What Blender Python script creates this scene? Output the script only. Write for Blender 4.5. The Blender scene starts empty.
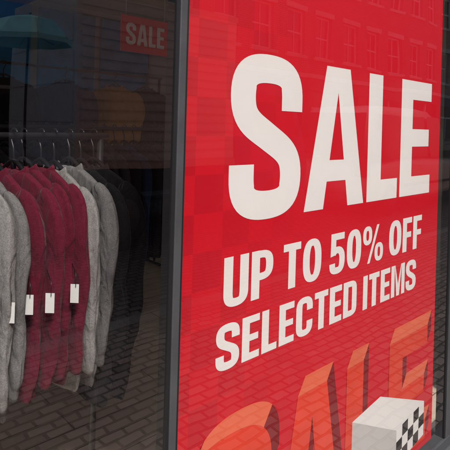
import bpy, math, random
from mathutils import Vector, Matrix, noise
random.seed(7)
S=bpy.context.scene
# ---------------------------------------------------------------- materials
def newmat(n):
    m=bpy.data.materials.new(n); m.use_nodes=True
    nt=m.node_tree; b=nt.nodes['Principled BSDF']; return m,nt,b
def coords(nt,scale=(1,1,1),rot=(0,0,0),kind='Object'):
    tc=nt.nodes.new('ShaderNodeTexCoord'); mp=nt.nodes.new('ShaderNodeMapping')
    mp.inputs['Scale'].default_value=scale; mp.inputs['Rotation'].default_value=rot
    nt.links.new(tc.outputs[kind],mp.inputs['Vector']); return mp.outputs['Vector']
def mat(n,col,rough=.6,var=.15,nscale=6,bump=0,bscale=60,metal=0,stretch=(1,1,1),spec=.5):
    m,nt,b=newmat(n)
    v=coords(nt,stretch)
    no=nt.nodes.new('ShaderNodeTexNoise'); no.inputs['Scale'].default_value=nscale; no.inputs['Detail'].default_value=4
    nt.links.new(v,no.inputs['Vector'])
    r=nt.nodes.new('ShaderNodeValToRGB')
    r.color_ramp.elements[0].position=.3; r.color_ramp.elements[1].position=.7
    r.color_ramp.elements[0].color=tuple(c*(1-var) for c in col)+(1,)
    r.color_ramp.elements[1].color=tuple(min(1,c*(1+var)) for c in col)+(1,)
    nt.links.new(no.outputs['Fac'],r.inputs['Fac']); nt.links.new(r.outputs['Color'],b.inputs['Base Color'])
    b.inputs['Roughness'].default_value=rough; b.inputs['Metallic'].default_value=metal
    b.inputs['Specular IOR Level'].default_value=spec
    if bump:
        n2=nt.nodes.new('ShaderNodeTexNoise'); n2.inputs['Scale'].default_value=bscale; n2.inputs['Detail'].default_value=3
        nt.links.new(v,n2.inputs['Vector'])
        bp=nt.nodes.new('ShaderNodeBump'); bp.inputs['Strength'].default_value=bump; bp.inputs['Distance'].default_value=.01
        nt.links.new(n2.outputs['Fac'],bp.inputs['Height']); nt.links.new(bp.outputs['Normal'],b.inputs['Normal'])
    return m
def brick(n,c1,c2,mort,wall=True,bw=.225,bh=.075,ms=.01,rough=.85,bump=.6):
    m,nt,b=newmat(n)
    v=coords(nt,(1,1,1),(0,0,0))
    if wall:
        tc=nt.nodes.new('ShaderNodeTexCoord'); sp=nt.nodes.new('ShaderNodeSeparateXYZ'); cb=nt.nodes.new('ShaderNodeCombineXYZ')
        ad=nt.nodes.new('ShaderNodeMath'); ad.operation='ADD'
        nt.links.new(tc.outputs['Object'],sp.inputs[0]); nt.links.new(sp.outputs[0],ad.inputs[0]); nt.links.new(sp.outputs[1],ad.inputs[1])
        nt.links.new(ad.outputs[0],cb.inputs[0]); nt.links.new(sp.outputs[2],cb.inputs[1]); v=cb.outputs[0]
    br=nt.nodes.new('ShaderNodeTexBrick'); br.inputs['Scale'].default_value=1
    br.inputs['Brick Width'].default_value=bw; br.inputs['Row Height'].default_value=bh
    br.inputs['Mortar Size'].default_value=ms; br.inputs['Mortar Smooth'].default_value=.3
    br.inputs['Color1'].default_value=c1+(1,); br.inputs['Color2'].default_value=c2+(1,); br.inputs['Mortar'].default_value=mort+(1,)
    # slightly uneven laying
    nv=nt.nodes.new('ShaderNodeTexNoise'); nv.inputs['Scale'].default_value=3.0; nv.inputs['Detail'].default_value=2
    nt.links.new(v,nv.inputs['Vector'])
    sb=nt.nodes.new('ShaderNodeVectorMath'); sb.operation='SUBTRACT'; sb.inputs[1].default_value=(.5,.5,.5); nt.links.new(nv.outputs['Color'],sb.inputs[0])
    sc=nt.nodes.new('ShaderNodeVectorMath'); sc.operation='SCALE'; sc.inputs['Scale'].default_value=.0 if wall else .06; nt.links.new(sb.outputs[0],sc.inputs[0])
    av=nt.nodes.new('ShaderNodeVectorMath'); av.operation='ADD'; nt.links.new(v,av.inputs[0]); nt.links.new(sc.outputs[0],av.inputs[1])
    nt.links.new(av.outputs[0],br.inputs['Vector'])
    no=nt.nodes.new('ShaderNodeTexNoise'); no.inputs['Scale'].default_value=1.3; no.inputs['Detail'].default_value=6
    nt.links.new(v,no.inputs['Vector'])
    mr=nt.nodes.new('ShaderNodeMapRange'); mr.inputs['To Min'].default_value=.45; mr.inputs['To Max'].default_value=1.5
    nt.links.new(no.outputs['Fac'],mr.inputs['Value'])
    mx=nt.nodes.new('ShaderNodeVectorMath'); mx.operation='SCALE'
    nt.links.new(br.outputs['Color'],mx.inputs[0]); nt.links.new(mr.outputs[0],mx.inputs['Scale'])
    nt.links.new(mx.outputs[0],b.inputs['Base Color'])
    b.inputs['Roughness'].default_value=rough
    bp=nt.nodes.new('ShaderNodeBump'); bp.inputs['Strength'].default_value=bump; bp.inputs['Distance'].default_value=.012; bp.invert=True
    nt.links.new(br.outputs['Fac'],bp.inputs['Height']); nt.links.new(bp.outputs['Normal'],b.inputs['Normal'])
    return m
def glassmat(n,tint=(1,1,1),ior=1.7,wob=.02):
    # single sheet standing for a double-faced pane: transparent + fresnel mirror (same from both sides)
    m=bpy.data.materials.new(n); m.use_nodes=True; nt=m.node_tree; nt.nodes.clear()
    o=nt.nodes.new('ShaderNodeOutputMaterial'); mx=nt.nodes.new('ShaderNodeMixShader')
    t=nt.nodes.new('ShaderNodeBsdfTransparent'); t.inputs[0].default_value=tint+(1,)
    g=nt.nodes.new('ShaderNodeBsdfGlossy'); g.inputs['Roughness'].default_value=0.0
    f=nt.nodes.new('ShaderNodeFresnel'); ge=nt.nodes.new('ShaderNodeNewGeometry')
    mr=nt.nodes.new('ShaderNodeMapRange'); mr.inputs['To Min'].default_value=ior; mr.inputs['To Max'].default_value=1/ior
    nt.links.new(ge.outputs['Backfacing'],mr.inputs['Value']); nt.links.new(mr.outputs[0],f.inputs[0])
    v=coords(nt,(1,1,1)); no=nt.nodes.new('ShaderNodeTexNoise'); no.inputs['Scale'].default_value=2.2; no.inputs['Detail'].default_value=1
    nt.links.new(v,no.inputs['Vector'])
    bp=nt.nodes.new('ShaderNodeBump'); bp.inputs['Strength'].default_value=wob; bp.inputs['Distance'].default_value=.05
    nt.links.new(no.outputs['Fac'],bp.inputs['Height']); nt.links.new(bp.outputs['Normal'],g.inputs['Normal'])
    nt.links.new(f.outputs[0],mx.inputs[0]); nt.links.new(t.outputs[0],mx.inputs[1]); nt.links.new(g.outputs[0],mx.inputs[2])
    nt.links.new(mx.outputs[0],o.inputs[0]); return m
# ---------------------------------------------------------------- mesh builder
class B:
    def __init__(s): s.v=[];s.f=[];s.m=[];s.sm=[]
    def face(s,pts,mi=0,sm=False):
        i=len(s.v); s.v+= [tuple(p) for p in pts]; s.f.append(tuple(range(i,i+len(pts)))); s.m.append(mi); s.sm.append(sm)
    def box(s,a,b,mi=0):
        x0,y0,z0=a;x1,y1,z1=b; i=len(s.v)
        s.v+=[(x0,y0,z0),(x1,y0,z0),(x1,y1,z0),(x0,y1,z0),(x0,y0,z1),(x1,y0,z1),(x1,y1,z1),(x0,y1,z1)]
        for q in ((3,2,1,0),(4,5,6,7),(0,1,5,4),(1,2,6,5),(2,3,7,6),(3,0,4,7)):
            s.f.append(tuple(i+k for k in q)); s.m.append(mi); s.sm.append(False)
    def loft(s,rings,mi=0,cap=(True,True),closed=True,sm=True):
        i=len(s.v); n=len(rings[0])
        for r in rings: s.v+=[tuple(p) for p in r]
        for k in range(len(rings)-1):
            for j in range(n if closed else n-1):
                a=i+k*n+j; b=i+k*n+(j+1)%n
                s.f.append((a,b,b+n,a+n)); s.m.append(mi); s.sm.append(sm)
        if cap[0]: s.f.append(tuple(range(i+n-1,i-1,-1))); s.m.append(mi); s.sm.append(False)
        if cap[1]:
            e=i+(len(rings)-1)*n; s.f.append(tuple(range(e,e+n))); s.m.append(mi); s.sm.append(False)
    def tube(s,pts,r,mi=0,n=8):
        P=[Vector(p) for p in pts]; rings=[]
        for k,p in enumerate(P):
            t=(P[min(k+1,len(P)-1)]-P[max(k-1,0)]).normalized()
            u=t.cross(Vector((.31,.52,.8))).normalized(); w=t.cross(u)
            rr=r[k] if isinstance(r,(list,tuple)) else r
            rings.append([p+rr*(math.cos(2*math.pi*j/n)*u+math.sin(2*math.pi*j/n)*w) for j in range(n)])
        s.loft(rings,mi)
    def obj(s,name,mats,parent=None,bevel=0,sub=0):
        me=bpy.data.meshes.new(name); me.from_pydata(s.v,[],s.f)
        for m in mats: me.materials.append(m)
        for p,mi,sm in zip(me.polygons,s.m,s.sm): p.material_index=mi; p.use_smooth=sm
        o=bpy.data.objects.new(name,me); S.collection.objects.link(o)
        if parent: o.parent=parent
        if bevel:
            md=o.modifiers.new('b','BEVEL'); md.width=bevel; md.segments=2; md.limit_method='ANGLE'
        if sub:
            md=o.modifiers.new('s','SUBSURF'); md.levels=sub; md.render_levels=sub
        return o
def empty(name,loc=(0,0,0)):
    e=bpy.data.objects.new(name,None); e.location=loc; S.collection.objects.link(e); return e
# ---------------------------------------------------------------- glyphs (unit height); piece = (points, outline flags, layer)
def bez(a,b,c,d,n=14):
    out=[]
    for k in range(n+1):
        t=k/n; out.append(tuple((1-t)**3*a[i]+3*(1-t)**2*t*b[i]+3*(1-t)*t*t*c[i]+t**3*d[i] for i in (0,1)))
    return out
def chain(segs):
    out=[]
    for s in segs:
        for p in s:
            if not out or (abs(p[0]-out[-1][0])+abs(p[1]-out[-1][1]))>1e-5: out.append(p)
    return out
LAY=[0]
def ribbon(path,tv,th,closed=False):
    LAY[0]+=1
    n=len(path); L=[];R=[]
    for k,p in enumerate(path):
        if closed: a=path[(k-1)%n]; b=path[(k+1)%n]
        else: a=path[max(k-1,0)]; b=path[min(k+1,n-1)]
        dx,dy=b[0]-a[0],b[1]-a[1]; l=math.hypot(dx,dy); dx/=l;dy/=l
        t=math.sqrt((tv*dy)**2+(th*dx)**2)/2
        L.append((p[0]-dy*t,p[1]+dx*t)); R.append((p[0]+dy*t,p[1]-dx*t))
    q=[]
    for k in range(n if closed else n-1):
        j=(k+1)%n; q.append(([L[k],L[j],R[j],R[k]],(True,k==n-2 and not closed,True,k==0 and not closed),LAY[0]))
    return q
def rect(x0,y0,x1,y1):
    LAY[0]+=1; return [([(x0,y0),(x1,y0),(x1,y1),(x0,y1)],(1,1,1,1),LAY[0])]
def poly(*p):
    LAY[0]+=1; return [(list(p),(1,)*len(p),LAY[0])]
def oval(x0,y0,x1,y1,tv,th,n=2.6):
    cx,cy=(x0+x1)/2,(y0+y1)/2; a=(x1-x0-tv)/2; b=(y1-y0-th)/2
    pts=[]
    for k in range(64):
        t=2*math.pi*k/64; c,s_=math.cos(t),math.sin(t)
        pts.append((cx+a*math.copysign(abs(c)**(2/n),c),cy+b*math.copysign(abs(s_)**(2/n),s_)))
    return ribbon(pts,tv,th,True)
def glyph(ch,W=None):
    tv,th=.205,.165; h=tv/2; g=th/2
    if ch=='S':
        w=W or .60
        p=chain([[(w-h,.665),(w-h,.74)],bez((w-h,.74),(w-h,.88),(w*.74,1-g),(w/2,1-g)),bez((w/2,1-g),(w*.26,1-g),(h,.88),(h,.745)),
          bez((h,.745),(h,.59),(w*.32,.565),(w/2,.5)),bez((w/2,.5),(w*.70,.43),(w-h,.40),(w-h,.255)),
          bez((w-h,.255),(w-h,.12),(w*.74,g),(w/2,g)),bez((w/2,g),(w*.26,g),(h,.12),(h,.26)),[(h,.26),(h,.335)]])
        return ribbon(p,tv,th+.01),w
    if ch=='A':
        w=W or .66; a=.145; c=.82
        ie=lambda y:.215+(w/2-.215)*y/c
        return (poly((0,0),(.215,0),(w/2,c),(w/2,1),(w/2-a,1))+poly((w-.215,0),(w,0),(w/2+a,1),(w/2,1),(w/2,c))
            +poly((ie(.19)-.02,.19),(w-ie(.19)+.02,.19),(w-ie(.34)+.02,.34),(ie(.34)-.02,.34))),w
    if ch=='L': w=W or .45; return rect(0,0,tv,1)+rect(tv,0,w,th),w
    if ch=='E': w=W or .48; return rect(0,0,tv,1)+rect(tv,0,w,th)+rect(tv,1-th,w,1)+rect(tv,.425,w*.93,.425+th*.93),w
    if ch=='F': w=W or .46; return rect(0,0,tv,1)+rect(tv,1-th,w,1)+rect(tv,.41,w*.93,.41+th),w
    if ch=='T': w=W or .50; return rect(w/2-h,0,w/2+h,1-th)+rect(0,1-th,w,1),w
    if ch=='I': return rect(0,0,tv,1),tv
    if ch=='U':
        w=W or .57
        return ribbon(chain([[(h,1),(h,.28)],bez((h,.28),(h,.12),(w*.3,g),(w/2,g)),bez((w/2,g),(w*.7,g),(w-h,.12),(w-h,.28)),[(w-h,.28),(w-h,1)]]),tv,th),w
    if ch in 'O0': w=W or (.58 if ch=='O' else .55); return oval(0,0,w,1,tv,th),w
    if ch=='C':
        w=.57
        return ribbon(chain([[(w-h,.64),(w-h,.72)],bez((w-h,.72),(w-h,.88),(w*.7,1-g),(w/2,1-g)),bez((w/2,1-g),(w*.3,1-g),(h,.88),(h,.72)),[(h,.72),(h,.28)],
          bez((h,.28),(h,.12),(w*.3,g),(w/2,g)),bez((w/2,g),(w*.7,g),(w-h,.12),(w-h,.28)),[(w-h,.28),(w-h,.37)]]),tv,th),w
    if ch=='D':
        w=.57
        return rect(0,0,tv,1)+ribbon(chain([[(tv,1-g),(w*.5,1-g)],bez((w*.5,1-g),(w*.8,1-g),(w-h,.86),(w-h,.7)),[(w-h,.7),(w-h,.3)],bez((w-h,.3),(w-h,.14),(w*.8,g),(w*.5,g)),[(w*.5,g),(tv,g)]]),tv,th),w
    if ch=='P':
        w=.56
        return rect(0,0,tv,1)+ribbon(chain([[(tv,1-g),(w*.42,1-g)],bez((w*.42,1-g),(w*.72,1-g),(w-h,.86),(w-h,.685)),bez((w-h,.685),(w-h,.51),(w*.72,.37+g),(w*.42,.37+g)),[(w*.42,.37+g),(tv,.37+g)]]),tv*.92,th*.92),w
    if ch=='5':
        w=.55
        return rect(.05,1-th,w-.03,1)+poly((.04,.44),(.225,.47),(.225,1-th),(.05,1-th))+ribbon(chain([bez((.13,.50),(w*.36,.63),(w-h,.64),(w-h,.36)),bez((w-h,.36),(w-h,.14),(w*.72,g),(w/2,g)),bez((w/2,g),(w*.26,g),(h,.10),(h,.27))]),tv*.95,th),w
    if ch=='%':
        w=.86
        return oval(0,.5,.37,1,.13,.12)+oval(w-.37,0,w,.5,.13,.12)+poly((.19,0),(.29,0),(w-.19,1),(w-.29,1)),w
    if ch=='M':
        w=.74
        return rect(0,0,.18,1)+rect(w-.18,0,w,1)+poly((.18,1),(w/2-.075,0),(w/2+.075,0),(w/2,.38),(.18+.03,1))+poly((w-.18,1),(w-.21,1),(w/2,.38),(w/2+.075,0)),w
    return [],.2
def layout(text,x0,x1,z0,z1,gap=.075,space=.25,ws=None):
    H=z1-z0; items=[];x=0
    for i,ch in enumerate(text):
        if ch==' ': x+=space; continue
        g,w=glyph(ch, ws[i] if ws else None); items.append((x,g)); x+=w+gap
    tot=x-gap; sx=(x1-x0)/tot; out=[]
    for gx,g in items:
        for pts,fl,la in g: out.append(([(x0+(gx+p[0])*sx,z0+p[1]*H) for p in pts],fl,la))
    return out
# ---------------------------------------------------------------- base materials
M_alu=mat('window_frame_aluminium',(.13,.135,.145),.4,.15,9,.05,200,metal=.5)
M_gask=mat('rubber_gasket',(.012,.012,.014),.6,.1)
M_dark=mat('dark_painted_metal',(.02,.02,.022),.4,.1)
M_blackpl=mat('black_plastic',(.008,.008,.009),.35,.1)
M_glass=glassmat('shop_glass',ior=2.1,wob=.035)
M_steel=mat('brushed_steel',(.5,.5,.5),.3,.05,metal=1)
# ---------------------------------------------------------------- SHOP
shop=empty('shop_front_building')
M_brS=brick('shop_brick',(.30,.12,.08),(.22,.09,.06),(.32,.29,.25))
M_stone=mat('painted_stone',(.09,.09,.095),.6,.12,4,.15,40)
b=B()
b.box((-3.0,-.06,0),(-2.4,.25,3.0)); b.box((2.78,-.06,0),(4.2,.25,3.0))
b.obj('pier_walls',[M_stone],shop,.01)
b=B(); b.box((-3.0,-.02,3.55),(4.2,.3,11)); b.obj('upper_wall',[M_brS],shop)
b=B(); b.box((-3.0,-.12,3.0),(4.2,.3,3.5)); b.box((-3.1,-.2,3.5),(4.3,.3,3.55)); b.obj('fascia',[M_stone],shop,.008)
b=B(); b.box((-2.4,-.05,0),(2.78,.10,.14)); b.box((-2.4,-.08,.14),(2.78,.12,.17)); b.obj('stall_riser',[M_stone],shop,.006)
b=B()
for x0,x1 in ((-2.4,-2.35),(-.92,-.88),(.686,.706),(2.2,2.245),(2.73,2.78)):
    b.box((x0,-.008,.215),(x1,.04,2.96))
b.box((-2.4,-.010,.17),(2.78,.042,.215)); b.box((-2.4,-.010,2.96),(2.78,.042,3.0))
b.obj('window_frame',[M_alu],shop,.002)
b=B()
for x0,x1 in ((-2.35,-2.34),(-.93,-.92),(-.88,-.87),(.677,.686),(.706,.713),(2.19,2.2),(2.245,2.255),(2.72,2.73)):
    b.box((x0,-.004,.215),(x1,.03,2.96))
b.obj('window_gaskets',[M_gask],shop)
for x0,x1 in ((-2.34,-.93),(-.87,.677),(.713,2.19),(2.255,2.72)):
    b=B(); b.face([(x0,0,.215),(x1,0,.215),(x1,0,2.96),(x0,0,2.96)]); b.obj('window_pane',[M_glass],shop)
b=B();c=B()
for wx in (-2.0,.2,2.4):
    for wz in (4.6,7.6):
        b.box((wx-.55,-.05,wz-.08),(wx+.55,-.02,wz)); b.box((wx-.5,-.035,wz),(wx-.44,-.02,wz+1.6)); b.box((wx+.44,-.035,wz),(wx+.5,-.02,wz+1.6)); b.box((wx-.44,-.035,wz+1.54),(wx+.44,-.02,wz+1.6)); b.box((wx-.44,-.035,wz+.77),(wx+.44,-.02,wz+.82))
        c.face([(wx-.44,-.024,wz),(wx+.44,-.024,wz),(wx+.44,-.024,wz+1.54),(wx-.44,-.024,wz+1.54)])
M_white=mat('white_paint',(.8,.8,.78),.5,.06)
M_wing=mat('dark_window_glass',(.02,.025,.03),.06,.3,2)
b.obj('upper_window_frames',[M_white],shop); c.obj('upper_window_glass',[M_wing],shop)
# interior
M_wallin=mat('interior_wall_paint',(.72,.73,.75),.8,.06,2)
M_ceil=mat('interior_ceiling_paint',(.70,.70,.70),.8,.06,2)
b=B()
b.box((-3.0,5.2,0),(4.2,5.4,3.2)); b.box((-3.0,.3,0),(-2.9,5.2,3.2)); b.box((4.1,.3,0),(4.2,5.2,3.2))
b.obj('interior_walls',[M_wallin],shop)
b=B(); b.box((-2.9,.3,3.05),(4.1,5.2,3.15)); b.obj('interior_ceiling',[M_ceil],shop)
m,nt,bs=newmat('wood_floor')
br=nt.nodes.new('ShaderNodeTexBrick'); v=coords(nt,(1,1,1))
br.inputs['Scale'].default_value=1; br.inputs['Brick Width'].default_value=1.1; br.inputs['Row Height'].default_value=.14; br.inputs['Mortar Size'].default_value=.003
br.inputs['Color1'].default_value=(.78,.68,.54,1); br.inputs['Color2'].default_value=(.70,.60,.47,1); br.inputs['Mortar'].default_value=(.2,.15,.1,1)
nt.links.new(v,br.inputs['Vector']); nt.links.new(br.outputs['Color'],bs.inputs['Base Color']); bs.inputs['Roughness'].default_value=.35
M_wood=m
b=B(); b.box((-2.9,.12,.06),(4.1,5.2,.10)); b.obj('interior_floor',[M_wood],shop)
# ---------------------------------------------------------------- POSTER
poster=empty('sale_poster')
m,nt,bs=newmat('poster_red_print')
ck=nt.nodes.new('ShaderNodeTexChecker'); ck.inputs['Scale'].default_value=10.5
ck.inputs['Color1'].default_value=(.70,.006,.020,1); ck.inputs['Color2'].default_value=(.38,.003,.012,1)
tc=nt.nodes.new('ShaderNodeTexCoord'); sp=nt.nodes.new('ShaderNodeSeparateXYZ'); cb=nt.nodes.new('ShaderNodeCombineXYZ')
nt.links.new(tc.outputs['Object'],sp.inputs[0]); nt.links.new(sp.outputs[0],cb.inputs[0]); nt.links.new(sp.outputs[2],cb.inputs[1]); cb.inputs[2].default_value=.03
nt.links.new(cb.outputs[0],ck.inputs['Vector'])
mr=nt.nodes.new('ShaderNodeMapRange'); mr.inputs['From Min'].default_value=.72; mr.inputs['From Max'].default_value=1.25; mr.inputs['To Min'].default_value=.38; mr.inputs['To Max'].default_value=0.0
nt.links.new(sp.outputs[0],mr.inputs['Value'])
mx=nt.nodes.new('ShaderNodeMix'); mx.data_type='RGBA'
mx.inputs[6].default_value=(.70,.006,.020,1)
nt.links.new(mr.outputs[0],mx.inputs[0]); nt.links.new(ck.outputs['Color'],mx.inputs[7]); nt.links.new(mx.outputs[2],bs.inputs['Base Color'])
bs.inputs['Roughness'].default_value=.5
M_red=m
M_pw=mat('poster_white_print',(.92,.90,.87),.5,.015)
M_or=mat('poster_orange_print',(.82,.055,.022),.5,.1,5)
M_orl=mat('poster_light_orange_print',(.86,.16,.075),.5,.08,5)
M_drk=mat('poster_dark_red_print',(.25,.005,.010),.5,.1,5)
M_bk=mat('poster_black_print',(.015,.015,.015),.5,.05)
PX0,PX1=.716,2.112
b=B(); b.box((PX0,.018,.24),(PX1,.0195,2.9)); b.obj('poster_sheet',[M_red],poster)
def put(pieces,name,y,mats,dy=0):
    b=B()
    for pts,fl,la in pieces:
        b.face([(p[0],y-(la%4)*.00003,p[1]) for p in pts])
    return b.obj(name,mats,poster)
put(layout('SALE',.873,2.024,1.298,1.748,gap=.045,ws=[.65,.73,.47,.56]),'lettering_sale',.0172,[M_pw])
put(layout('UP TO 50% OFF',.866,1.966,1.080,1.212,gap=.07,space=.2),'lettering_up_to_50_off',.0172,[M_pw])
put(layout('SELECTED ITEMS',.845,1.926,.922,1.040,gap=.07,space=.22),'lettering_selected_items',.0172,[M_pw])
pc=layout('SALE',.745,2.045,.27,.745,gap=.04,ws=[.64,.66,.52,.62])
off=(.034,.052); side=B(); top=B(); ns=nt_=0
for pts,fl,la in pc:
    n=len(pts); area=sum(pts[k][0]*pts[(k+1)%n][1]-pts[(k+1)%n][0]*pts[k][1] for k in range(n)); sg=1 if area>0 else -1
    for k in range(n):
        if not fl[k]: continue
        a,c=pts[k],pts[(k+1)%n]; nx,nz=sg*(c[1]-a[1]),-sg*(c[0]-a[0]); l=math.hypot(nx,nz)
        if l<1e-6: continue
        nx/=l;nz/=l
        if nx*off[0]+nz*off[1]<=0: continue
        q=[a,c,(c[0]+off[0],c[1]+off[1]),(a[0]+off[0],a[1]+off[1])]
        if nz>.75: top.face([(p[0],.0168-(nt_%10)*.00002,p[1]) for p in q]); nt_+=1
        else: side.face([(p[0],.0174-(ns%20)*.00002,p[1]) for p in q]); ns+=1
side.obj('block_letter_flanks',[M_drk],poster); top.obj('block_letter_tops',[M_orl],poster)
put(pc,'block_letter_faces',.0164,[M_or])
A_=(1.486,.552);B_=(1.67,.575);C_=(2.03,.43);D_=(1.80,.398)
b=B(); y=.0160
b.face([(p[0],y,p[1]) for p in (A_,D_,C_,B_)],0)
b.face([(p[0],y,p[1]) for p in (A_,(A_[0],.40),(D_[0],.25),D_)],2)
n=5;mrow=3
for i in range(n):
    for j in range(mrow):
        u0,u1=i/n,(i+1)/n
        def P(u,v): return (D_[0]+(C_[0]-D_[0])*u,y,D_[1]+(C_[1]-D_[1])*u-.14*v)
        b.face([P(u0,j/mrow),P(u0,(j+1)/mrow),P(u1,(j+1)/mrow),P(u1,j/mrow)],1 if (i+j)%2 else 0)
b.obj('chequered_block_print',[M_pw,M_bk,mat('poster_pale_grey_print',(.62,.60,.58),.5,.03)],poster)
# ---------------------------------------------------------------- SWEATERS
def knit(n,c,var=.25):
    m=mat(n,c,.95,var,300,.12,420,spec=.1)
    nt=m.node_tree; b=nt.nodes['Principled BSDF']; b.inputs['Sheen Weight'].default_value=.06
    # soft cloth creases under the weave
    v=coords(nt,(1,1,.45)); no=nt.nodes.new('ShaderNodeTexNoise'); no.inputs['Scale'].default_value=24; no.inputs['Detail'].default_value=2; no.inputs['Distortion'].default_value=.8
    nt.links.new(v,no.inputs['Vector'])
    bp=nt.nodes.new('ShaderNodeBump'); bp.inputs['Strength'].default_value=.7; bp.inputs['Distance'].default_value=.02
    nt.links.new(no.outputs['Fac'],bp.inputs['Height'])
    for nd in nt.nodes:
        if nd.type=='BUMP' and nd!=bp: nt.links.new(bp.outputs['Normal'],nd.inputs['Normal'])
    return m
K_lg=knit('light_grey_marl_cotton',(.25,.24,.235),.3)
K_g=knit('grey_marl_cotton',(.165,.16,.16),.3)
K_m=knit('maroon_cotton',(.125,.012,.028),.2)
K_dg=knit('charcoal_cotton',(.045,.045,.05),.3)
K_b=knit('black_cotton',(.012,.012,.014),.3)
K_bl=knit('navy_cotton',(.015,.03,.08),.3)
K_y=knit('mustard_cotton',(.35,.18,.03),.3)
M_tag=mat('paper_tag',(.8,.8,.78),.6,.03)
def sweater(name,K,x,y,yaw,ztop=1.41,L=.62,seed=0,tag=False,rail=1.52,sc=1.0):
    b=B(); N=44
    def nz(p,f,a): return a*noise.noise(Vector((p[0]*f,p[1]*f*1.3+seed*7.1,p[2]*f*.30+seed*3.3)))
    prof=[(0,.07,.015),(-.012,.095,.018),(-.03,.135,.019),(-.05,.175,.018),(-.072,.205,.018),(-.12,.214,.019),(-.18,.212,.019)]
    k=10
    for i in range(k): 
        t=i/(k-1); prof.append((-.22-(L-.30)*t,.210+.006*math.sin(t*3),.020+.003*t))
    prof+=[(-L+.055,.202,.019),(-L+.045,.196,.016),(-L+.02,.193,.015),(-L,.194,.015)]
    rings=[]
    for z,hw,ht in prof:
        r=[]
        for j in range(N):
            a=2*math.pi*j/N; ca,sa=math.cos(a),math.sin(a)
            px=hw*math.copysign(abs(ca)**.8,ca); py=ht*math.copysign(abs(sa)**.7,sa)
            am=.4 if z>-.1 else 1
            dy=nz((px,0,z),9,.024)*am+nz((px,sa*.05,z),28,.014)*am
            dx=nz((px,9,z),7,.03)*am
            r.append((px+dx,py+dy,z))
        rings.append(r)
    b.loft(rings,0,cap=(True,True))
    cr=[]
    for z,hw,ht in ((-.015,.092,.024),(.004,.085,.025),(.016,.080,.024),(.018,.074,.019),(-.002,.070,.014)):
        cr.append([(hw*math.cos(2*math.pi*j/24),ht*math.sin(2*math.pi*j/24),z-.03*abs(math.sin(2*math.pi*j/24))) for j in range(24)])
    b.loft(cr,0,cap=(False,False))
    for sd in (-1,1):
        sw=noise.noise(Vector((seed*1.7,sd*3.1,.5)))*.05
        sk=noise.noise(Vector((seed*2.3,sd*1.1,4.5)))*.02
        SL=.60+.04*noise.noise(Vector((seed*3.7,sd,9)))
        cl=[(.150,-.066,.028),(.182,-.078,.042),(.206,-.105,.055),(.219,-.15,.062),(.225,-.20,.063)]
        for q in range(14):
            t=q/13; cl.append((.228+sw*t*t+.006*math.sin(t*5+seed),-.24-(SL-.26)*t,.062-.017*t))
        cl+=[(.228+sw,-SL-.008,.041),(.228+sw,-SL-.016,.033),(.228+sw,-SL-.065,.032)]
        rr=[]; nc=len(cl)
        for i,(cx,cz,r) in enumerate(cl):
            a0=cl[max(i-1,0)];a1=cl[min(i+1,nc-1)]
            t=Vector((a1[0]-a0[0],0,a1[1]-a0[1])).normalized(); u=Vector((-t.z,0,t.x))
            ring=[]; fz=-cz/.6
            for j in range(32):
                an=2*math.pi*j/32; ca,sa=math.cos(an),math.sin(an)
                lo=min(1,max(0,(fz-.15)*1.6))
                fold=1+.20*noise.noise(Vector((ca*1.5,sa*1.5+seed*5,cz*6+ca*1.2+sd*9)))+(.06+.20*lo)*noise.noise(Vector((ca*2.5+cz*9,sa*2.5+seed,cz*26+ca*3)))
                if i>=nc-2: fold=1+.03*math.cos(an*16)
                p=u*(math.copysign(abs(ca)**.9,ca)*r*fold)+Vector((0,1,0))*(sa*r*.42*fold)
                ring.append((sd*(cx+p.x),p.y+sk*fz*fz+.004*math.sin(cz*22+seed),cz+p.z))
            rr.append(ring if sd>0 else ring[::-1])
        b.loft(rr,0,cap=(True,True))
    hk=rail-ztop
    b2=[(0,0,-.01),(0,0,.03),(0,0,hk-.045),(.012,0,hk-.03),(.022,0,hk-.008),(.02,0,hk+.012),(.006,0,hk+.022),(-.012,0,hk+.018),(-.02,0,hk+.004)]
    b.tube(b2,.0045,1,6)
    b.tube([(0,0,-.01),(0,0,.040)],.011,1,8)
    b.tube([(-.10,0,-.034),(-.06,0,-.002),(-.03,0,.018),(0,0,.030),(.03,0,.018),(.06,0,-.002),(.10,0,-.034)],.010,1,6)
    o=b.obj(name,[K,M_blackpl],None,0,1)
    if tag:
        c=B(); tx=-.295
        c.tube([(tx+.05,.028,-.28),(tx,.045,-.305),(tx-.005,.048,-.342)],.0012,1,4)
        ux,uy=-.79,-.61; w=.013
        P=[(tx-ux*w,.048-uy*w),(tx+ux*w,.048+uy*w)]
        c.loft([[(P[0][0],P[0][1],z),(P[1][0],P[1][1],z),(P[1][0]+.001,P[1][1]-.001,z),(P[0][0]+.001,P[0][1]-.001,z)] for z in (-.392,-.335)],0,sm=False)
        c.obj('price_tag',[M_tag,M_blackpl],o)
    o.location=(x,y,ztop); o.rotation_euler=(0,0,yaw); o.scale=(sc,sc,sc); return o
def along(X): return .735+(X-.227)*.16
cols_row=[K_m,K_m,K_dg,K_dg,K_lg,K_g,K_g,K_m,K_m,K_g,K_lg,K_lg,K_g,K_lg,K_lg,K_b,K_g,K_lg,K_lg,K_g,K_lg,K_g, K_m,K_m,K_m,K_m, K_lg,K_g,K_b,K_b]
NR=len(cols_row)
names={K_m.name:'maroon_sweater',K_lg.name:'grey_sweater',K_g.name:'grey_sweater',K_dg.name:'charcoal_sweater',K_b.name:'black_sweater',K_bl.name:'navy_sweater',K_y.name:'mustard_sweater'}
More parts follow.
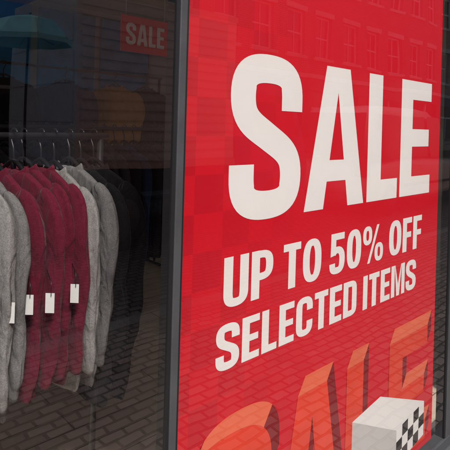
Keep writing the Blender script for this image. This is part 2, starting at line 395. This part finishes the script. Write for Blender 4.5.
for i,K in enumerate(cols_row):
    X=.925-(NR-1-i)*.0530
    yaw=math.radians(90+9+random.uniform(-3.5,3.5))
    L=.75 if K in(K_lg,K_g) else .71
    if K is K_b: L=.84
    sweater(names[K.name],K,X,along(X)+random.uniform(-.025,.025),yaw,1.385+random.uniform(-.010,.010),L,i,tag=(i in (21,22,23,25)),rail=1.502)
def rack(name,x0,y0,x1,y1,z):
    b=B(); b.tube([(x0,y0,z),(x1,y1,z)],.012,0,12)
    for x,y in ((x0+.03,y0),(x1-.03,y1)):
        b.tube([(x,y,z),(x,y,.14)],.013,0,10); b.tube([(x,y-.25,.12),(x,y+.25,.12)],.014,0,10)
    return b.obj(name,[M_dark])
rack('clothes_rack',-.75,along(-.75),1.0,along(1.0),1.497)
rack('clothes_rack',.7,1.75,2.5,1.9,1.515)
for i in range(22):
    X=.78+i*.075; K=[K_b,K_dg,K_dg,K_b,K_bl,K_b,K_b,K_dg][i%8]
    sweater(names[K.name],K,X,1.76+(X-.7)*.083,math.radians(95+random.uniform(-5,5)),1.41,.72,40+i)
rack('clothes_rack',.6,3.3,3.0,3.3,2.02)
for i,(X,K) in enumerate([(.95,K_dg),(1.42,K_b),(1.95,K_bl),(2.45,K_y),(2.8,K_b)]):
    sweater(names[K.name],K,X,3.3,math.radians(-25+random.uniform(-15,15)),1.90,.66,80+i,rail=2.02)
M_blue=mat('blue_panel_paint',(.04,.28,.65),.5,.35,3)
b=B()
for i in range(3):
    b.box((1.6+i*.85,5.12,1.9),(2.35+i*.85,5.17,2.95))
b.obj('blue_wall_display',[M_blue])
b=B(); b.box((1.5,3.6,.80),(3.1,4.3,.84),0)
for x,y in ((1.55,3.65),(3.0,3.65),(1.55,4.2),(3.0,4.2)): b.box((x,y,.10),(x+.05,y+.05,.80),0)
cols=[1,2,3,1,4]
for i in range(5):
    for k in range(4):
        x=1.56+i*.3; b.box((x+random.uniform(-.01,.01),3.72,.842+k*.045),(x+.25,4.1,.884+k*.045),cols[(i+k//2)%5])
b.obj('display_table',[M_dark,K_lg,K_m,K_b,K_bl],None,.008)
sg=empty('hanging_sale_sign')
b=B(); b.box((0,0,0),(.32,.006,.20),0); b.tube([(.03,.003,.20),(.03,.003,1.08)],.0015,1,5); b.tube([(.29,.003,.20),(.29,.003,1.08)],.0015,1,5)
M_red2=mat('sign_red',(.80,.03,.04),.5,.05)
b.obj('board',[M_red2,M_steel],sg)
b=B()
for i,(pts,fl,la) in enumerate(layout('SALE',.03,.29,.04,.16,gap=.07)): b.face([(p[0],-.002-(la%3)*.0001,p[1]) for p in pts])
b.obj('lettering',[M_pw],sg); sg.location=(1.42,1.48,1.95)
# ---------------------------------------------------------------- STREET
M_road=brick('cobbled_street_stone',(.24,.23,.22),(.14,.135,.13),(.04,.038,.035),False,.15,.10,.014,.5,1)
M_pave=brick('pavement_brick',(.30,.25,.225),(.18,.155,.14),(.07,.065,.06),False,.13,.07,.009,.55,.8)
M_kerb=mat('kerb_granite',(.24,.24,.23),.7,.2,30,.2,80)
b=B(); b.face([(-300,-300,-.12),(300,-300,-.12),(300,300,-.12),(-300,300,-.12)]); b.obj('ground',[M_road])
b=B(); b.box((-40,-2.3,-.2),(60,-.0,0)); b.box((-40,-11,-.2),(60,-8.2,0)); b.obj('pavement',[M_pave])
b=B(); b.box((-40,-2.46,-.2),(60,-2.302,.006)); b.box((-40,-8.198,-.2),(60,-8.04,.006)); b.obj('kerb',[M_kerb],None,.01)
def terrace(name,x0,x1,yf,H,bays,wallm,shopm,framem,first=3.6,storey=3.0,ww=1.1,wh=1.7,sign=None):
    e=empty(name); W=B();F=B();G=B();T=B()
    d=.35; yb=yf-8
    bw=(x1-x0)/bays
    rows=[];z=first+.75
    while z+wh<H-.6: rows.append(z); z+=storey
    zs=[first]+[v for r in rows for v in (r,r+wh)]+[H]
    for i in range(0,len(zs),2): W.box((x0,yf-d,zs[i]),(x1,yf,zs[i+1]))
    for r in rows:
        for k in range(bays+1):
            a=x0 if k==0 else x0+bw*(k-.5)+ww/2; c=x1 if k==bays else x0+bw*(k+.5)-ww/2
            W.box((a,yf-d,r),(c,yf,r+wh))
        for k in range(bays):
            c=x0+bw*(k+.5); y=yf-.14
            for q in ((c-ww/2,r,c-ww/2+.07,r+wh),(c+ww/2-.07,r,c+ww/2,r+wh),(c-ww/2+.07,r,c+ww/2-.07,r+.08),(c-ww/2+.07,r+wh-.08,c+ww/2-.07,r+wh),(c-ww/2+.07,r+wh*.5-.03,c+ww/2-.07,r+wh*.5+.03)):
                F.box((q[0],y-.06,q[1]),(q[2],y,q[3]))
            F.box((c-.015,y-.05,r+.08),(c+.015,y-.004,r+wh*.5-.03)); F.box((c-.015,y-.05,r+wh*.5+.03),(c+.015,y-.004,r+wh-.08))
            G.face([(c-ww/2,y-.04,r),(c+ww/2,y-.04,r),(c+ww/2,y-.04,r+wh),(c-ww/2,y-.04,r+wh)])
            T.box((c-ww/2-.12,yf+.002,r-.12),(c+ww/2+.12,yf+.09,r)); T.box((c-ww/2-.12,yf+.002,r+wh),(c+ww/2+.12,yf+.05,r+wh+.2))
    W.box((x0,yb,0),(x0+.3,yf-d,H)); W.box((x1-.3,yb,0),(x1,yf-d,H)); W.box((x0+.3,yb,0),(x1-.3,yb+.3,H))
    T.box((x0,yf+.002,H-.35),(x1,yf+.25,H)); T.box((x0,yf+.002,first-.12),(x1,yf+.18,first+.05))
    R=B(); R.box((x0,yb,H+.002),(x1,yf,H+.15))
    R.face([(x0,yf,H+.15),(x1,yf,H+.15),(x1,yf-4,H+2.4),(x0,yf-4,H+2.4)]); R.face([(x0,yb,H+.15),(x0,yf-4,H+2.4),(x1,yf-4,H+2.4),(x1,yb,H+.15)])
    Gr=B(); n=max(1,bays//2); sw=(x1-x0)/n
    for k in range(n):
        a=x0+k*sw; Gr.box((a,yf-d,0),(a+.3,yf,first-.6)); Gr.box((a+sw-.3,yf-d,0),(a+sw,yf,first-.6)) 
        Gr.box((a+.3,yf-d,0),(a+sw-1.4,yf-.05,.5)); F.box((a+sw-1.42,yf-.2,0),(a+sw-1.32,yf-.08,first-.6)); F.box((a+.3,yf-.2,2.3),(a+sw-1.42,yf-.1,2.38))
        F.box((a+(sw-1.4)/2,yf-.2,.5),(a+(sw-1.4)/2+.06,yf-.1,2.3))
        G.face([(a+.3,yf-.16,0),(a+sw-.3,yf-.16,0),(a+sw-.3,yf-.16,first-.6),(a+.3,yf-.16,first-.6)])
    Gr.box((x0,yf-d,first-.6),(x1,yf+.06,first-.12)); Gr.box((x0,yf-d,first-.12),(x1,yf,first))
    W.obj('walls',[wallm],e); F.obj('window_frames',[framem],e); G.obj('window_glass',[M_wing],e); T.obj('stone_trim',[M_trim],e); R.obj('roof',[M_slate],e); Gr.obj('shopfronts',[shopm],e)
    return e
M_trim=mat('pale_stone_trim',(.6,.57,.5),.8,.15,3,.2,30)
M_slate=mat('slate_roof',(.08,.085,.095),.6,.2,5)
M_b1=brick('red_brick',(.42,.15,.10),(.32,.11,.075),(.42,.38,.33))
M_b2=brick('dark_brick',(.32,.14,.10),(.24,.10,.08),(.3,.27,.25))
M_st=mat('pale_render',(.62,.60,.56),.85,.12,1.5,.1,20)
M_gr=mat('green_shopfront',(.03,.06,.05),.4,.1); M_nv=mat('navy_shopfront',(.02,.05,.14),.4,.1); M_blk=mat('black_shopfront',(.02,.02,.02),.4,.1)
terrace('rendered_house',-14,-2,-11,11.5,6,M_st,M_gr,M_white)
terrace('rendered_house',-2,6.5,-11,12.3,4,M_st,M_nv,M_white)
terrace('brick_house',6.5,15.5,-11,13.2,5,M_b1,M_blk,M_white)
terrace('brick_house',15.5,27,-11,12.4,6,M_b2,M_gr,M_white)
terrace('brick_house',27,44,-11,13.5,8,M_b1,M_nv,M_white)
e=terrace('brick_house',0,14,0,13,6,M_b2,M_blk,M_white); e.rotation_euler=(0,0,math.radians(-90)); e.location=(50,3,0)
b=B(); b.box((4.2,-.02,0),(16,6,11.5)); b.obj('neighbour_brick_house',[M_b1])
b=B(); b.box((-16,-.02,0),(-3.0,6,11)); b.obj('neighbour_brick_house',[M_b2])
M_awn=mat('blue_awning_canvas',(.05,.25,.62),.7,.12,3)
b=B()
for i in range(9):
    a=2.2+i*.46
    b.loft([[(a,-10.98,4.5),(a+.46,-10.98,4.5),(a+.46,-10.98,4.47),(a,-10.98,4.47)],[(a,-9.7,3.55),(a+.46,-9.7,3.55),(a+.46,-9.7,3.52),(a,-9.7,3.52)]],0,sm=False)
    b.box((a+.01,-9.70,3.28),(a+.45,-9.68,3.52),0)
b.tube([(2.25,-10.95,3.2),(2.25,-9.75,3.5)],.02,1,6); b.tube([(6.3,-10.95,3.2),(6.3,-9.75,3.5)],.02,1,6)
b.obj('shop_awning',[M_awn,M_dark])
# ---- vehicles
M_tyre=mat('tyre_rubber',(.02,.02,.02),.8,.1); M_hub=mat('wheel_hub_grey',(.10,.10,.105),.6,.1,metal=.3)
def wheel(b,x,y,r,w,mt,mh,z0):
    n=28
    def ring(rr,yy): return [(x+rr*math.cos(2*math.pi*j/n),yy,z0+r+rr*math.sin(2*math.pi*j/n)) for j in range(n)]
    b.loft([ring(r*.62,y-w/2),ring(r*.95,y-w/2),ring(r,y-w/2+.03),ring(r,y+w/2-.03),ring(r*.95,y+w/2),ring(r*.62,y+w/2)],mt)
    b.loft([ring(r*.6,y+w/2-.0),ring(r*.55,y+w/2+.012),ring(r*.15,y+w/2+.02)],mh); b.loft([ring(r*.15,y-w/2-.02),ring(r*.55,y-w/2-.012),ring(r*.6,y-w/2)],mh)
M_lorry=mat('white_truck_paint',(.82,.83,.84),.4,.05,2); M_cab=mat('blue_truck_paint',(.02,.09,.28),.25,.05,2)
M_lamp=mat('lamp_lens',(.6,.6,.6),.15,.05); M_tail=mat('tail_lamp',(.4,.01,.01),.2,.05)
tr=empty('box_truck')
b=B(); x0,x1=2.75,5.45; y1,y0=-4.75,-6.85
b.box((x0,y0,.95),(x1,y1,3.25),0)
for k in range(17):
    z=1.06+k*.13; b.box((x0+.06,y1+.001,z),(x1-.06,y1+.026,z+.055),0)
b.box((x0,y1+.001,.95),(x1,y1+.03,1.04),1); b.box((x0,y1+.001,3.17),(x1,y1+.03,3.25),1)
for k in range(4):
    z=1.05+k*.5; b.box((x0-.02,y0+.08,z),(x0-.001,y1-.08,z+.46),0)
b.obj('cargo_box',[M_lorry,M_steel],tr)
b=B(); b.box((x0,y0+.5,.55),(x1+1.8,y1-.5,.94),0)
for x in (3.5,6.55):
    for y in (y1-.16,y0+.16): wheel(b,x,y,.42,.26,1,2,-.12)
b.box((x0-.05,y0+.1,.4),(x0+.0,y1-.1,.52),0)
b.box((x0-.03,y1-.35,.56),(x0-.001,y1-.2,.75),3)
b.obj('chassis',[M_dark,M_tyre,M_hub,M_tail],tr,.005)
b=B()
prof=[(5.55,.45),(7.35,.45),(7.42,.9),(7.35,1.35),(7.0,2.25),(6.75,2.42),(5.55,2.42)]
def ext(prof,ya,yb,tum=.0,zt=1.35):
    r=[]
    for y,s in ((ya,1),(yb,-1)):
        r.append([(p[0],y-s*(max(0,p[1]-zt)*tum),p[1]) for p in prof])
    return r
b.loft(ext(prof,y1-.03,y0+.03,.08),0,sm=False)
b.obj('cab',[M_cab],tr,.04)
b=B(); b.loft(ext([(5.95,1.4),(7.17,1.4),(6.88,2.1),(5.95,2.1)],y1-.025,y0+.025,.08),0,sm=False)
b.face([(7.345,y1-.15,1.45),(7.345,y0+.15,1.45),(7.08,y0+.2,2.15),(7.08,y1-.2,2.15)],0)
b.box((7.36,y1-.4,.7),(7.44,y1-.12,.9),1); b.box((7.36,y0+.12,.7),(7.44,y0+.4,.9),1)
b.obj('cab_windows',[M_wing,M_lamp],tr)
def car(name,x,y,z0,paint,L=4.6,Wd=1.8,H=1.95,face=1):
    e=empty(name,(x,y,z0)); h=Wd/2
    def fx(u): return u*L-L/2
    body=[(0,.28),(0,.55),(.01,.80),(.03,1.0),(.30,1.06),(.80,1.03),(.93,.92),(.985,.75),(1,.5),(.99,.28)]
    secs=[]
    for yy,ins,dz in ((-h,.015,.0),(-h+.06,0,.03),(-h+.25,0,.05),(0,0,.06),(h-.25,0,.05),(h-.06,0,.03),(h,.015,0)):
        secs.append([(fx(u*(1-2*ins)+ins),yy,z+(dz if z>.7 else 0)-(0.03 if abs(yy)==h and z>.7 else 0)) for u,z in body])
    b=B(); b.loft(secs,0)
    cab=[(.02,1.0),(.06,H-.12),(.11,H-.02),(.55,H),(.62,H-.06),(.82,1.03)]
    g=[]
    for yy,k in ((-h+.04,0),(-h+.2,1),(0,1.03),(h-.2,1),(h-.04,0)):
        g.append([(fx(u),(yy if k else yy*1) if z<1.2 else (yy*.86 if k==0 else yy*.9),z-(.07 if (k==0 and z>1.2) else 0)) for u,z in cab])
    b.loft(g,0)
    o=b.obj('body',[paint],e,0,1)
    b=B()
    for sd in (-1,1):
        for ua,ub,ta,tb in ((.09,.28,.10,.28),(.30,.50,.30,.50),(.52,.75,.52,.63)):
            b.face([(fx(ua),sd*(h-.018),1.12),(fx(ub),sd*(h-.018),1.12),(fx(tb),sd*(h*.885),H-.22),(fx(ta),sd*(h*.885),H-.22)],0)
    b.face([(fx(.815),-h+.15,1.12),(fx(.815),h-.15,1.12),(fx(.645),h-.24,H-.1),(fx(.645),-h+.24,H-.1)],0)
    b.face([(fx(.02),-h+.15,1.15),(fx(.02),h-.15,1.15),(fx(.06),h-.24,H-.2),(fx(.06),-h+.24,H-.2)],0)
    b.box((fx(.975),h-.45,.68),(fx(1.0),h-.12,.86),1); b.box((fx(.975),-h+.12,.68),(fx(1.0),-h+.45,.86),1)
    b.box((fx(-.004),h-.25,.8),(fx(.02),h-.06,1.1),2); b.box((fx(-.004),-h+.06,.8),(fx(.02),-h+.25,1.1),2)
    b.box((fx(.995),-.5,.45),(fx(1.008),.5,.62),3); b.box((fx(.3),h-.004,.55),(fx(.85),h+.012,.60),3)
    for sd in(-1,1): b.box((fx(.72),sd*(h+.09)-.08,1.1),(fx(.75),sd*(h+.09)+.08,1.25),3)
    b.obj('windows_and_trim',[M_wing,M_lamp,M_tail,M_dark],e)
    b=B()
    for u in (.18,.81):
        for sd in (-1,1): wheel(b,fx(u),sd*(h-.1),.32,.22,0,1,0)
    b.obj('wheels',[M_tyre,M_hub],e)
    if face<0: e.rotation_euler=(0,0,math.pi)
    return e
P_sil=mat('silver_car_paint',(.45,.46,.48),.25,.03,metal=.5); P_wh=mat('white_car_paint',(.8,.8,.79),.25,.03); P_gr=mat('dark_car_paint',(.04,.045,.06),.2,.03); P_rd=mat('red_car_paint',(.4,.02,.02),.2,.03)
car('parked_minivan',10.6,-4.9,-.12,P_wh,4.9,1.9,2.2)
car('parked_car',16.4,-4.9,-.12,P_gr,4.3,1.8,1.5)
car('parked_car',21.8,-4.9,-.12,P_sil,4.3,1.8,1.55)
car('parked_car',-1.2,-5.0,-.12,P_rd,4.3,1.8,1.5)
b=B(); cx,cy=1.9,-4.05
M_teal=mat('teal_canvas',(.30,.78,.80),.8,.1,5)
n=8; apex=(cx,cy,2.60)
rim=[(cx+.42*math.cos(2*math.pi*k/n+.2),cy+.42*math.sin(2*math.pi*k/n+.2),2.36) for k in range(n)]
mid=[(cx+.27*math.cos(2*math.pi*k/n+.2),cy+.27*math.sin(2*math.pi*k/n+.2),2.53) for k in range(n)]
for k in range(n):
    j=(k+1)%n; b.face([mid[k],mid[j],apex],0); b.face([rim[k],rim[j],mid[j],mid[k]],0)
    b.face([rim[k],rim[j],(rim[j][0],rim[j][1],2.31),(rim[k][0],rim[k][1],2.31)],0)
    b.tube([rim[k],(cx,cy,2.43)],.006,1,5)
b.tube([(cx,cy,-.12),(cx,cy,2.62)],.012,1,8)
b.loft([[(cx+r*math.cos(a*math.pi/12),cy+r*math.sin(a*math.pi/12),z) for a in range(24)] for r,z in ((.26,-.118),(.26,-.07),(.06,-.03),(.03,.1))],1)
b.obj('patio_umbrella',[M_teal,M_dark])
# ---------------------------------------------------------------- LIGHT
w=bpy.data.worlds.new('World'); S.world=w; w.use_nodes=True; nt=w.node_tree
bg=nt.nodes['Background']; sk=nt.nodes.new('ShaderNodeTexSky'); sk.sky_type='NISHITA'; sk.sun_disc=False
sk.sun_elevation=math.radians(50); sk.sun_rotation=math.radians(200); sk.air_density=1.2; sk.dust_density=3
nt.links.new(sk.outputs[0],bg.inputs[0]); bg.inputs[1].default_value=.15
sun=bpy.data.lights.new('sun','SUN'); sun.energy=4.1; sun.angle=math.radians(12); sun.color=(1,.96,.9)
so=bpy.data.objects.new('sun',sun); S.collection.objects.link(so)
el=math.radians(50); az=math.radians(200)
dirv=Vector((math.sin(az)*math.cos(el),math.cos(az)*math.cos(el),math.sin(el)))
so.rotation_euler=dirv.to_track_quat('Z','Y').to_euler()
# ---------------------------------------------------------------- CAMERA
cam=bpy.data.cameras.new('camera'); co=bpy.data.objects.new('camera',cam); S.collection.objects.link(co)
cam.sensor_width=36; cam.lens=39.5; cam.shift_y=-.22; cam.clip_end=1000; cam.clip_start=.02
Rm=Matrix.Rotation(math.radians(-43),4,'Z')@Matrix.Rotation(math.radians(90),4,'X')@Matrix.Rotation(math.radians(1.6),4,'Z')
co.matrix_world=Matrix.Translation((0,-.9,1.55))@Rm
S.camera=co
S.view_settings.view_transform='Standard'; S.view_settings.look='None'; S.view_settings.exposure=0
